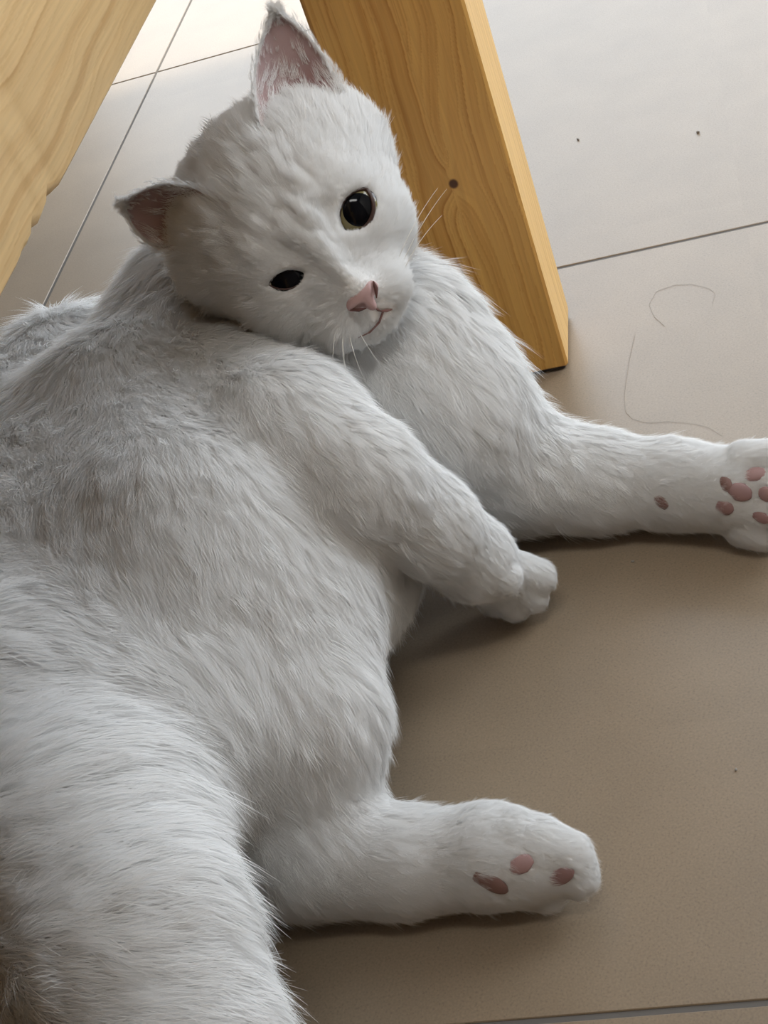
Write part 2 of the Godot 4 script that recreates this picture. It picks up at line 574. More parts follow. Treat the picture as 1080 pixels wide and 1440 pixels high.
# ---------------------------------------------------------------- the cat
func cat_bones() -> void:
	bone(Vector3(-0.1921, 0.0800, -0.5095), 0.0340, Vector3(-0.2054, 0.0800, -0.4856), 0.0460, 0.0200, Vector3(-0.35, -0.66, 0.66), 0.0110)  # neck
	bone(Vector3(-0.2123, 0.0700, -0.4842), 0.0470, Vector3(-0.2325, 0.0620, -0.4370), 0.0580, 0.0220, Vector3(0.06, -0.79, 0.61), 0.0120)  # ribs
	bone(Vector3(-0.2924, 0.0550, -0.5048), 0.0410, Vector3(-0.2986, 0.0550, -0.3985), 0.0560, 0.0220, Vector3(0.11, -0.79, 0.60), 0.0150)  # back
	bone(Vector3(-0.2262, 0.0650, -0.4145), 0.0600, Vector3(-0.1998, 0.0640, -0.3553), 0.0630, 0.0200, Vector3(0.15, -0.79, 0.59), 0.0100)  # belly
	bone(Vector3(-0.2032, 0.0640, -0.3456), 0.0580, Vector3(-0.1978, 0.0600, -0.3003), 0.0450, 0.0160, Vector3(0.11, -0.79, 0.60), 0.0110)  # groin
	bone(Vector3(-0.2616, 0.0600, -0.3658), 0.0600, Vector3(-0.2452, 0.0640, -0.2902), 0.0600, 0.0200, Vector3(0.71, -0.65, 0.27), 0.0140)  # rump
	bone(Vector3(-0.1713, 0.0520, -0.3736), 0.0380, Vector3(-0.1553, 0.0360, -0.3816), 0.0220, 0.0200, Vector3(0.77, -0.60, 0.21), 0.0100)  # lobe
	bone(Vector3(-0.1588, 0.0780, -0.4528), 0.0390, Vector3(-0.1334, 0.0780, -0.4558), 0.0300, 0.0120, Vector3(0.19, -0.79, 0.58), 0.0120)  # chest
	bone(Vector3(-0.1336, 0.0780, -0.4582), 0.0300, Vector3(-0.1231, 0.0520, -0.4414), 0.0320, 0.0150, Vector3(0.34, -0.79, 0.52), 0.0090)  # breast
	bone(Vector3(-0.1433, 0.0800, -0.4909), 0.0220, Vector3(-0.1352, 0.0800, -0.4827), 0.0200, 0.0120, Vector3(0.50, -0.75, 0.43), 0.0110)  # ruff
	bone(Vector3(-0.1895, 0.0920, -0.4176), 0.0290, Vector3(-0.1602, 0.0980, -0.3856), 0.0260, 0.0100, Vector3(0.50, -0.75, 0.43), 0.0110)  # shoulder
	bone(Vector3(-0.1602, 0.0980, -0.3856), 0.0260, Vector3(-0.1351, 0.0930, -0.3649), 0.0195, 0.0080, Vector3(0.43, -0.77, 0.47), 0.0080)  # upperarm
	bone(Vector3(-0.1351, 0.0930, -0.3649), 0.0195, Vector3(-0.1198, 0.0640, -0.3694), 0.0155, 0.0045, Vector3(0.60, -0.71, 0.36), 0.0060)  # forearm
	bone(Vector3(-0.1198, 0.0640, -0.3694), 0.0155, Vector3(-0.1112, 0.0380, -0.3769), 0.0135, 0.0060, Vector3(0.60, -0.71, 0.36), 0.0050)  # wrist
	bone(Vector3(-0.1112, 0.0380, -0.3769), 0.0135, Vector3(-0.1061, 0.0240, -0.3825), 0.0105, 0.0050, Vector3(0.60, -0.71, 0.36), 0.0040)  # paw
	bone(Vector3(-0.1125, 0.0220, -0.3834), 0.0072, Vector3(-0.1107, 0.0100, -0.3855), 0.0064, 0.0009, Vector3(0.43, -0.77, 0.47), 0.0022)  # toe
	bone(Vector3(-0.1073, 0.0240, -0.3802), 0.0075, Vector3(-0.1039, 0.0100, -0.3817), 0.0066, 0.0009, Vector3(0.43, -0.77, 0.47), 0.0022)  # toe
	bone(Vector3(-0.1042, 0.0260, -0.3800), 0.0075, Vector3(-0.0973, 0.0120, -0.3823), 0.0066, 0.0009, Vector3(0.43, -0.77, 0.47), 0.0022)  # toe
	bone(Vector3(-0.1024, 0.0280, -0.3812), 0.0072, Vector3(-0.0932, 0.0180, -0.3842), 0.0064, 0.0009, Vector3(0.55, -0.73, 0.40), 0.0022)  # toe
	bone(Vector3(-0.1057, 0.0360, -0.3737), 0.0072, Vector3(-0.1023, 0.0330, -0.3717), 0.0068, 0.0010, Vector3(0.55, -0.73, 0.40), 0.0020)  # toe
	bone(Vector3(-0.1217, 0.0560, -0.4381), 0.0350, Vector3(-0.1065, 0.0300, -0.4372), 0.0240, 0.0140, Vector3(0.43, -0.77, 0.47), 0.0110)  # upperarm2
	bone(Vector3(-0.1065, 0.0300, -0.4372), 0.0250, Vector3(-0.0727, 0.0200, -0.4305), 0.0175, 0.0100, Vector3(0.43, -0.77, 0.47), 0.0090)  # forearm2
	bone(Vector3(-0.0727, 0.0200, -0.4305), 0.0175, Vector3(-0.0426, 0.0170, -0.4241), 0.0150, 0.0080, Vector3(0.66, -0.68, 0.32), 0.0060)  # forearm2b
	bone(Vector3(-0.0427, 0.0170, -0.4233), 0.0150, Vector3(-0.0212, 0.0180, -0.4131), 0.0155, 0.0070, Vector3(0.93, -0.38, -0.03), 0.0040)  # paw2
	bone(Vector3(-0.0158, 0.0270, -0.4150), 0.0085, Vector3(-0.0059, 0.0270, -0.4142), 0.0080, 0.0017, Vector3(0.95, -0.30, -0.09), 0.0025)  # toe2
	bone(Vector3(-0.0145, 0.0220, -0.4106), 0.0090, Vector3(-0.0026, 0.0220, -0.4054), 0.0085, 0.0017, Vector3(0.95, -0.30, -0.09), 0.0025)  # toe2
	bone(Vector3(-0.0160, 0.0150, -0.4053), 0.0085, Vector3(-0.0053, 0.0150, -0.4005), 0.0080, 0.0017, Vector3(0.93, -0.38, -0.03), 0.0025)  # toe2
	bone(Vector3(-0.0196, 0.0090, -0.4039), 0.0075, Vector3(-0.0133, 0.0080, -0.4004), 0.0070, 0.0017, Vector3(0.86, -0.50, 0.10), 0.0025)  # toe2
	bone(Vector3(-0.1685, 0.0640, -0.3250), 0.0300, Vector3(-0.1569, 0.0520, -0.2999), 0.0220, 0.0180, Vector3(0.31, -0.79, 0.53), 0.0090)  # thigh
	bone(Vector3(-0.1569, 0.0520, -0.2999), 0.0220, Vector3(-0.1631, 0.0220, -0.2764), 0.0200, 0.0100, Vector3(0.19, -0.79, 0.58), 0.0080)  # shin
	bone(Vector3(-0.1679, 0.0210, -0.2737), 0.0195, Vector3(-0.1356, 0.0170, -0.2678), 0.0150, 0.0100, Vector3(0.82, -0.55, 0.15), 0.0060)  # hock
	bone(Vector3(-0.1356, 0.0170, -0.2678), 0.0150, Vector3(-0.1060, 0.0170, -0.2658), 0.0145, 0.0080, Vector3(0.93, -0.38, -0.03), 0.0050)  # metatarsus
	bone(Vector3(-0.1057, 0.0180, -0.2656), 0.0140, Vector3(-0.0938, 0.0170, -0.2635), 0.0130, 0.0060, Vector3(0.90, -0.44, 0.04), 0.0040)  # hindpaw
	bone(Vector3(-0.0975, 0.0240, -0.2661), 0.0085, Vector3(-0.0930, 0.0230, -0.2647), 0.0072, 0.0017, Vector3(0.86, -0.50, 0.10), 0.0025)  # htoe
	bone(Vector3(-0.0891, 0.0210, -0.2633), 0.0090, Vector3(-0.0825, 0.0190, -0.2613), 0.0078, 0.0017, Vector3(0.82, -0.55, 0.16), 0.0025)  # htoe
	bone(Vector3(-0.0875, 0.0160, -0.2608), 0.0095, Vector3(-0.0813, 0.0140, -0.2589), 0.0072, 0.0017, Vector3(0.82, -0.55, 0.16), 0.0025)  # htoe
	bone(Vector3(-0.0979, 0.0090, -0.2607), 0.0070, Vector3(-0.0916, 0.0080, -0.2583), 0.0062, 0.0017, Vector3(0.82, -0.55, 0.16), 0.0025)  # htoe
	bone(Vector3(-0.2432, 0.0700, -0.2655), 0.0490, Vector3(-0.2075, 0.0820, -0.2293), 0.0360, 0.0260, Vector3(0.96, -0.08, -0.28), 0.0150)  # hip
	bone(Vector3(-0.2057, 0.0840, -0.2288), 0.0365, Vector3(-0.1797, 0.0860, -0.1973), 0.0280, 0.0160, Vector3(0.96, -0.15, -0.22), 0.0140)  # thighB
	bone(Vector3(-0.1797, 0.0860, -0.1973), 0.0290, Vector3(-0.1663, 0.0750, -0.1735), 0.0240, 0.0100, Vector3(0.91, -0.41, 0.01), 0.0130)  # kneeB
	bone(Vector3(-0.1663, 0.0750, -0.1735), 0.0240, Vector3(-0.1655, 0.0450, -0.1614), 0.0200, 0.0120, Vector3(0.66, -0.68, 0.32), 0.0100)  # shinB
	bone(Vector3(-0.2825, 0.0450, -0.2844), 0.0220, Vector3(-0.3396, 0.0200, -0.2775), 0.0160, 0.0120, Vector3(-0.92, -0.06, 0.38), 0.0140)  # tail
	bone(Vector3(-0.3396, 0.0200, -0.2775), 0.0160, Vector3(-0.3981, 0.0180, -0.2950), 0.0120, 0.0100, Vector3(-0.90, 0.44, -0.04), 0.0140)  # tail

func cat_head() -> void:
	head_egg(Vector3(0, 2.3, -2.5), Vector3(4.9, 3.65, 4.0), 1.0, 0.008)
	head_egg(Vector3(-0.1, 0.35, -0.7), Vector3(3.65, 3.4, 3.1), 1.2, 0.005)
	head_egg(Vector3(-2.2, -0.7, -0.2), Vector3(1.45, 1.5, 1.7), 1.0, 0.005)
	head_egg(Vector3(1.75, -0.6, -0.2), Vector3(1.4, 1.5, 1.7), 1.0, 0.005)
	head_egg(Vector3(-1.5, 1.25, 1.2), Vector3(1.2, 0.7, 0.8), 0.8, 0.004, 0.35)
	head_egg(Vector3(1.5, 1.25, 1.2), Vector3(1.2, 0.7, 0.8), 0.8, 0.004, -0.35)
	head_bone(Vector3(0, 0.9, 1.5), 0.95, Vector3(-0.22, -1.75, 2.45), 0.66, 0.8, 0.003)
	head_egg(Vector3(-1.1, -2.6, 1.25), Vector3(1.2, 0.95, 1.05), 0.9, 0.003)
	head_egg(Vector3(0.5, -2.6, 1.25), Vector3(1.05, 0.95, 1.05), 0.9, 0.003)
	head_egg(Vector3(-0.35, -3.2, 0.95), Vector3(0.95, 0.62, 0.8), 0.35, 0.003)

func eye_bores() -> void:
	field.append([2, head_point(Vector3(-1.72, 0.0, 1.2)), Vector3(0.0072, 0.0033, 0.03) * HEAD_SCALE, 0.0, 0.0, 0.0018, Vector3.ZERO, 0.003, head_basis(PI - 0.52), 1])
	field.append([2, head_point(Vector3(1.72, 0.0, 1.2)), Vector3(0.0084, 0.0057, 0.03) * HEAD_SCALE, 0.0, 0.0, 0.0018, Vector3.ZERO, 0.003, head_basis(0.36), 1])

const LIPS := [[Vector2(-0.2, -2.85), Vector2(-0.17, -3.05), Vector2(-0.10, -3.22), Vector2(-0.45, -3.40), Vector2(-0.95, -3.42), Vector2(-1.4, -3.25)], [Vector2(-0.10, -3.16), Vector2(0.02, -3.28), Vector2(0.20, -3.40)]]

func mouth_grooves() -> void:
	for path in LIPS:
		for k in path.size() - 1:
			var a := Vector3(path[k].x, path[k].y, skin_depth(Vector3(path[k].x, path[k].y, 0)) + 0.02)
			var b := Vector3(path[k + 1].x, path[k + 1].y, skin_depth(Vector3(path[k + 1].x, path[k + 1].y, 0)) + 0.02)
			field.append([3, head_point(a), head_point(b), 0.0009, 0.0009, 0.0014, Vector3.ZERO, 0.0, Basis.IDENTITY, 1])

const WHITE := Color(0.80, 0.785, 0.765)
const PINK := Color(0.34, 0.23, 0.225)

func ear_sheet(edge_a: Array, edge_b: Array, hollow: float, verts: PackedVector3Array, norms: PackedVector3Array, index: PackedInt32Array, colors: PackedColorArray, spots: Array) -> void:
	# an ear between two bent edges that meet in the tip; hollow to the front, two millimetres thick
	var ns := 16
	var nt := 22
	var grid := []
	var bez := func(e: Array, t: float) -> Vector3:
		var a: Vector3 = e[0].lerp(e[1], t)
		var b: Vector3 = e[1].lerp(e[2], t)
		var c: Vector3 = e[2].lerp(e[3], t)
		return a.lerp(b, t).lerp(b.lerp(c, t), t)
	for side in 2:
		for j in nt + 1:
			for i in ns + 1:
				var s := -1.0 + 2.0 * i / ns
				var t := float(j) / nt
				var l: Vector3 = bez.call(edge_a, t).lerp(bez.call(edge_b, t), (s + 1.0) / 2.0)
				var rim := maxf(absf(s), t)
				l.z -= hollow * (1.0 - s * s) * minf(1.0, t * 2.2 + 0.15) * pow(1.0 - t, 0.7)
				l.z += 0.4 * (1.0 - s * s) * pow(1.0 - t, 4.0)
				if side == 1: l.z -= 0.22 * sqrt(maxf(0.0, 1.0 - pow(rim, 6.0)))
				grid.append(l)
	var first := verts.size()
	var w := ns + 1
	for side in 2:
		for j in nt + 1:
			for i in ns + 1:
				var o := side * w * (nt + 1)
				var du: Vector3 = grid[o + j * w + mini(i + 1, ns)] - grid[o + j * w + maxi(i - 1, 0)]
				var dv: Vector3 = grid[o + mini(j + 1, nt) * w + i] - grid[o + maxi(j - 1, 0) * w + i]
				var n := du.cross(dv)
				if n.length() < 1e-9: n = Vector3(0, 0, 1)
				n = n.normalized()
				if (n.z < 0) != (side == 1): n = -n
				var world := HEAD_RIGHT * n.x + HEAD_UP * n.y + HEAD_FRONT * n.z
				var p := head_point(grid[o + j * w + i])
				verts.append(p)
				norms.append(world)
				var s := absf(-1.0 + 2.0 * i / ns)
				var t := float(j) / nt
				if side == 0:
					var k := smoothstep(1.0, 0.9, maxf(s, t))
					var sg := -1.0 + 2.0 * i / ns
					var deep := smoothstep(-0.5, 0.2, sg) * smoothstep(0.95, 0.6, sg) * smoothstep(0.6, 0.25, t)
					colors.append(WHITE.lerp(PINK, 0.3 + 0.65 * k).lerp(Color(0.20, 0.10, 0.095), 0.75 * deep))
				else:
					colors.append(WHITE)
				var along := HEAD_RIGHT * dv.x + HEAD_UP * dv.y + HEAD_FRONT * dv.z
				spots.append([p, world, along.normalized(), side, s, t])
	for side in 2:
		for j in nt:
			for i in ns:
				var a := first + side * w * (nt + 1) + j * w + i
				var q := [a, a + 1, a + w, a + 1, a + w + 1, a + w]
				var fn: Vector3 = (verts[a + 1] - verts[a]).cross(verts[a + w] - verts[a])
				if fn.dot(norms[a]) > 0: q.reverse()
				for k in q: index.append(k)

func ear_edge(foot: Vector2, a: Vector2, b: Vector2, tip: Vector3) -> Array:
	var z := minf(skin_depth(Vector3(foot.x, foot.y, 0)), 1.2) - 0.05
	return [Vector3(foot.x, foot.y, z), Vector3(a.x, a.y, lerpf(z, tip.z, 0.3) + 0.2), Vector3(b.x, b.y, lerpf(z, tip.z, 0.75) + 0.1), tip]

func ruffle_brow(head: Dictionary) -> void:
	# the coat between the ears and the eyes lies in raised locks that run down towards the nose
	var v: PackedVector3Array = head.v
	for k in v.size():
		var d := (v[k] - HEAD_AT) * (100.0 / HEAD_SCALE)
		var l := Vector3(d.dot(HEAD_RIGHT), d.dot(HEAD_UP), d.dot(HEAD_FRONT))
		var mask := smoothstep(-1.2, 0.6, l.y) * smoothstep(5.6, 3.5, l.y) * smoothstep(-4.0, -2.4, l.x) * smoothstep(2.2, 0.8, l.x) * smoothstep(-2.0, -0.5, l.z)
		for c in [Vector2(-1.72, 0), Vector2(1.72, 0)]: mask *= smoothstep(0.95, 1.7, Vector2(l.x, l.y).distance_to(c))
		if mask <= 0.0: continue
		var bend := l.x + 0.35 * noise.get_noise_2d(l.y * 0.5, 4.0) + 0.12 * (l.y - 1.0) * signf(l.x)
		v[k] += head.n[k] * (noise.get_noise_2d(bend * 1.25 + 7.0, l.y * 0.30) * 0.0026 * mask)
	head.v = v
	var n := PackedVector3Array()
	n.resize(v.size())
	var ix: PackedInt32Array = head.i
	for k in range(0, ix.size(), 3):
		var f := (v[ix[k + 2]] - v[ix[k]]).cross(v[ix[k + 1]] - v[ix[k]])
		for q in 3: n[ix[k + q]] += f
	for k in n.size(): n[k] = n[k].normalized()
	head.n = n

const PAWS := [[Vector3(-0.1037, 0.0180, -0.3807), 0.027], [Vector3(-0.0152, 0.0180, -0.4095), 0.027], [Vector3(-0.0894, 0.0170, -0.2624), 0.026]]

func in_paw(p: Vector3, more: float) -> bool:
	for c in PAWS:
		if p.distance_to(c[0]) < c[1] + more: return true
	return false

func build_cat() -> void:
	var cat := base("cat")
	tag(cat, "white cat lying on its side on beige tiles, head tilted", "cat")
	field.clear()
	cat_bones()
	var n_body := field.size()
	cat_head()
	for k in 2: eye_depth[k] = skin_depth(Vector3([-1.72, 1.72][k], 0, 0))
	eye_bores()
	mouth_grooves()
	for g in [[Vector3(-1.0, 0.5, 0), Vector3(-0.85, -1.3, 0)], [Vector3(0.95, 0.7, 0), Vector3(0.6, -1.2, 0)]]:
		for q in g: q.z = 0.0
		var za := skin_depth(g[0]) + 0.34
		var zb := skin_depth(g[1]) + 0.34
		field.append([3, head_point(Vector3(g[0].x, g[0].y, za)), head_point(Vector3(g[1].x, g[1].y, zb)), 0.0042, 0.0042, 0.005, Vector3.ZERO, 0.0, Basis.IDENTITY, 1])
	var hc := head_point(Vector3(0, 0.6, -0.6))
	var hr := 0.062
	var whole := field.duplicate()
	var t0 := Time.get_ticks_msec()
	var body := mesh_field(whole, Vector3(-0.62, -0.02, -0.66), Vector3(0.06, 0.22, -0.08), 0.0032, func(p): return p.distance_to(hc) > hr and not in_paw(p, 0.0), 0.0008)
	var head := mesh_field(whole, hc - Vector3.ONE * 0.075, hc + Vector3.ONE * 0.075, 0.0016, func(p): return p.distance_to(hc) < hr + 0.004)
	print("nets ", body.v.size(), " ", head.v.size(), " ms ", Time.get_ticks_msec() - t0)
	var v: PackedVector3Array = body.v
	var nn: PackedVector3Array = body.n
	var ii: PackedInt32Array = body.i
	ruffle_brow(head)
	var pieces := [head]
	for c in PAWS: pieces.append(mesh_field(whole, c[0] - Vector3.ONE * (c[1] + 0.006), c[0] + Vector3.ONE * (c[1] + 0.006), 0.0014, func(p): return p.distance_to(c[0]) < c[1] + 0.003 and p.distance_to(hc) > hr, 0.0008))
	for piece in pieces:
		var off := v.size()
		v.append_array(piece.v)
		nn.append_array(piece.n)
		for k in piece.i: ii.append(k + off)
	var n_skin := v.size()
	var i_skin := ii.size()
	var col := PackedColorArray()
	col.resize(n_skin)
	col.fill(WHITE)
	var ears := []
	ear_sheet(ear_edge(Vector2(1.3, 4.3), Vector2(1.75, 5.65), Vector2(3.35, 6.95), Vector3(4.75, 7.25, -1.2)), ear_edge(Vector2(4.3, 3.15), Vector2(4.9, 4.2), Vector2(5.25, 5.9), Vector3(4.75, 7.25, -1.2)), 1.3, v, nn, ii, col, ears)
	ear_sheet(ear_edge(Vector2(-3.8, 3.45), Vector2(-4.75, 3.95), Vector2(-4.9, 5.3), Vector3(-4.3, 6.35, -1.6)), ear_edge(Vector2(-1.5, 3.85), Vector2(-1.9, 5.3), Vector2(-2.95, 6.3), Vector3(-4.3, 6.35, -1.6)), 1.2, v, nn, ii, col, ears)
	var skin := mat(Color.WHITE, 0.75, 0.2)
	skin.vertex_color_use_as_albedo = true
	obj("body", net_mesh({"v": v, "n": nn, "i": ii}, col), skin, cat)
	eyes_and_nose(cat)
	paw_pads(cat)
	whiskers(cat)
	if FUR_ON:
		fur(cat, v, nn, ii, i_skin, whole, n_body, ears)

func fur(cat: Node3D, v: PackedVector3Array, nn: PackedVector3Array, ii: PackedInt32Array, i_skin: int, shapes: Array, n_body: int, ears: Array) -> void:
	var t0 := Time.get_ticks_msec()
	var nose_at := head_point(Vector3(-0.25, -2.1, 2.6))
	var eye_at := [head_point(Vector3(-1.72, 0, eye_depth[0])), head_point(Vector3(1.72, 0, eye_depth[1]))]
	var lie := PackedVector3Array()   # which way the coat lies at each vertex
	var hair := PackedFloat32Array()
	lie.resize(v.size())
	hair.resize(v.size())
	for q in v.size():
		var p := v[q]
		var e := PackedFloat32Array()
		var em := 1.0
		for s in shapes:
			var d: float = shape_distance(s, p) if s[0] < 2 else 1.0
			e.append(d)
			em = minf(em, d)
		var f := Vector3.ZERO
		var l := 0.0
		var sum := 0.0
		var headness := 0.0
		for k in shapes.size():
			if e[k] > em + 0.03: continue
			var w := exp((em - e[k]) / (0.005 if k >= n_body or em == e[k] else 0.012))
			sum += w
			l += w * shapes[k][7]
			f += w * shapes[k][6]
			if k >= n_body: headness += w
		headness /= sum
		f = f / sum
		if headness > 0.0: f += headness * ((p - nose_at).normalized() + HEAD_UP * 0.25 - HEAD_FRONT * 0.4)
		l /= sum
		for c in eye_at: l *= smoothstep(0.0045, 0.016, p.distance_to(c)) * 0.75 + 0.25
		l *= smoothstep(0.004, 0.014, p.distance_to(nose_at)) * 0.7 + 0.3
		for path in LIPS:
			for c in path: l *= smoothstep(0.001, 0.006, p.distance_to(head_point(Vector3(c.x, c.y, lip_depth)))) * 0.7 + 0.3
		for pd in pads_at: l *= smoothstep(pd[1] * 0.7, pd[1] * 1.25, p.distance_to(pd[0]))
		lie[q] = f
		hair[q] = l
	var tufts := [[], [], []]
	for k in range(0, i_skin, 3):
		var a := ii[k]
		var b := ii[k + 1]
		var c := ii[k + 2]
		if v[a].y < 0.003 and v[b].y < 0.003: continue
		var l0 := (hair[a] + hair[b] + hair[c]) / 3.0
		if l0 < 0.0009: continue
		var area := (v[b] - v[a]).cross(v[c] - v[a]).length() * 0.5
		var want := area * FUR_DENSITY / (l0 * l0 + 0.000004)
		var count := int(want) + (1 if rng.randf() < want - int(want) else 0)
		for z in count:
			var r1 := sqrt(rng.randf())
			var r2 := rng.randf()
			var p := v[a] * (1.0 - r1) + v[b] * (r1 * (1.0 - r2)) + v[c] * (r1 * r2)
			var n := (nn[a] * (1.0 - r1) + nn[b] * (r1 * (1.0 - r2)) + nn[c] * (r1 * r2)).normalized()
			var f := lie[a] * (1.0 - r1) + lie[b] * (r1 * (1.0 - r2)) + lie[c] * (r1 * r2)
			place_tuft(tufts, p, n, f, l0)
	for s in ears:
		var p: Vector3 = s[0]
		var n: Vector3 = s[1]
		var along: Vector3 = s[2]
		if s[3] == 1:
			for z in 5:
				place_tuft(tufts, p + Vector3(rng.randfn(), rng.randfn(), rng.randfn()) * 0.0008, n, along, 0.0035)
		else:
			if s[4] > 0.93 and s[5] > 0.1:
				for z in 2: place_tuft(tufts, p, n, along * 1.5, 0.0035)
			elif s[5] < 0.26 and s[5] > 0.02 and rng.randf() < 0.4:
				place_tuft(tufts, p, n, along + HEAD_FRONT * 0.15, 0.0085)
			elif s[5] < 0.5 and rng.randf() < 0.1:
				place_tuft(tufts, p, n, along, 0.008)
		if s[5] > 0.97 and s[3] == 0:
			for z in 2: place_tuft(tufts, p, along, along.rotated(HEAD_FRONT, rng.randf_range(-0.4, 0.4)), 0.0045)
	var coat := mat(lin(0.96, 0.958, 0.952), 0.6, 0.2)
	coat.vertex_color_use_as_albedo = true
	coat.backlight_enabled = true
	coat.backlight = Color(1, 1, 1)
	var total := 0
	for k in 3:
		var mm := MultiMesh.new()
		mm.transform_format = MultiMesh.TRANSFORM_3D
		mm.mesh = tuft_mesh(k)
		mm.instance_count = tufts[k].size()
		for q in tufts[k].size(): mm.set_instance_transform(q, tufts[k][q])
		total += tufts[k].size()
		var o := MultiMeshInstance3D.new()
		o.name = "fur"
		o.multimesh = mm
		o.material_override = coat
		o.set_meta("kind", "stuff")
		cat.add_child(o, true)
	print("tufts ", total, " ms ", Time.get_ticks_msec() - t0)

const FUR_DENSITY := 36.0
const LOCKS := 0.24

func place_tuft(tufts: Array, p: Vector3, n: Vector3, f: Vector3, l0: float) -> void:
	var wander := noise.get_noise_3dv(p * 55.0) * 0.55 + rng.randfn() * 0.10
	var t := (f - n * f.dot(n))
	if t.length() < 1e-4: t = n.cross(Vector3(0.3, 0.2, 0.9))
	t = t.normalized().rotated(n, wander)
	# locks: neighbours along the lie of the coat rise and sink together
	var across := n.cross(t)
	var lift := 0.02 + LOCKS * clampf(l0 / 0.013, 0.35, 1.0) * noise.get_noise_3d(p.dot(across) * 190.0, p.dot(t) * 48.0, p.dot(n) * 60.0) + rng.randfn() * 0.05 + (rng.randf_range(0.1, 0.45) if rng.randf() < 0.04 else 0.0)
	var y := (n + t * -lift).normalized()
	var z := (t + n * lift)
	z = (z - y * z.dot(y)).normalized()
	var l := l0 * (1.0 + 0.35 * noise.get_noise_3dv(p * 130.0 + Vector3(3, 7, 1)) + rng.randfn() * 0.10)
	if rng.randf() < 0.05:
		l *= 1.3
	var x := y.cross(z)
	tufts[rng.randi() % 3].append(Transform3D(Basis(x * l, y * l, z * l), p - n * l0 * 0.02))

func tuft_mesh(variant: int) -> ArrayMesh:
	# eighteen tapering hairs, one unit long, that rise along +y and lie over towards +z
	var g := RandomNumberGenerator.new()
	g.seed = 100 + variant
	var st := SurfaceTool.new()
	st.begin(Mesh.PRIMITIVE_TRIANGLES)
	var first := 0
	for b in 18:
		var root := Vector3(g.randf_range(-0.16, 0.16), 0, g.randf_range(-0.16, 0.16))
		var turn := g.randfn() * 0.16 + (0.12 - root.x * 0.9) * 0.0 - root.x * 0.9
		var rise := g.randf_range(0.14, 0.34)
		var long := g.randf_range(0.72, 1.08)
		var width := g.randf_range(0.0065, 0.0105)
		var dir := Vector3(sin(turn), 0, cos(turn))
		var side := Vector3(cos(turn), 0, -sin(turn))
		side = (side + Vector3.UP * g.randf_range(-0.5, 0.5)).normalized()
		var tone := g.randf_range(0.93, 1.0)
		for k in 5:
			var s := k / 4.0
			var p := root + (Vector3.UP * (rise * (1.55 * s - 0.75 * s * s)) + dir * (0.35 * s + 0.62 * s * s)) * long
			var w := width * (1.0 - pow(s, 2.2)) + 0.0006
			var nrm := (Vector3.UP * 1.0 - dir * (0.15 - 0.2 * s) + side * 0.0).normalized()
			for e in [-1.0, 1.0]:
				st.set_color(Color(tone, tone, tone))
				st.set_normal((nrm + side * e * 0.45).normalized())
				st.add_vertex(p + side * (w * e))
		for k in 4:
			var q := first + k * 2
			for x in [q, q + 1, q + 2, q + 1, q + 3, q + 2]: st.add_index(x)
		first += 10
	return st.commit()

var eye_depth := [2.0, 2.0]
var pads_at := []
var lip_depth := 2.0

func skin_depth(l: Vector3) -> float:   # how far to the front the head's skin lies at (l.x, l.y), in the head's centimetres
	var shapes := field.filter(func(s): return s[0] < 2)
	var z := 5.0
	for k in 60:
		var d := blend(shapes, head_point(Vector3(l.x, l.y, z)))
		if d < 0.00005: break
		z -= d * 100.0 / HEAD_SCALE * 0.8
	return z

func cap_mesh(r: float, angle: float, rings := 12) -> ArrayMesh:
	# the part of a ball within an angle of +z
	var st := SurfaceTool.new()
	st.begin(Mesh.PRIMITIVE_TRIANGLES)
	var sides := 32
	for j in rings + 1:
		var a := angle * j / rings
		for k in sides:
			var n := Vector3(sin(a) * cos(TAU * k / sides), sin(a) * sin(TAU * k / sides), cos(a))
			st.set_normal(n)
			st.add_vertex(n * r)
	for j in rings:
		for k in sides:
			var p := j * sides + k
			var q := j * sides + (k + 1) % sides
			for x in [p, q, p + sides, q, q + sides, p + sides]: st.add_index(x)
	return st.commit()

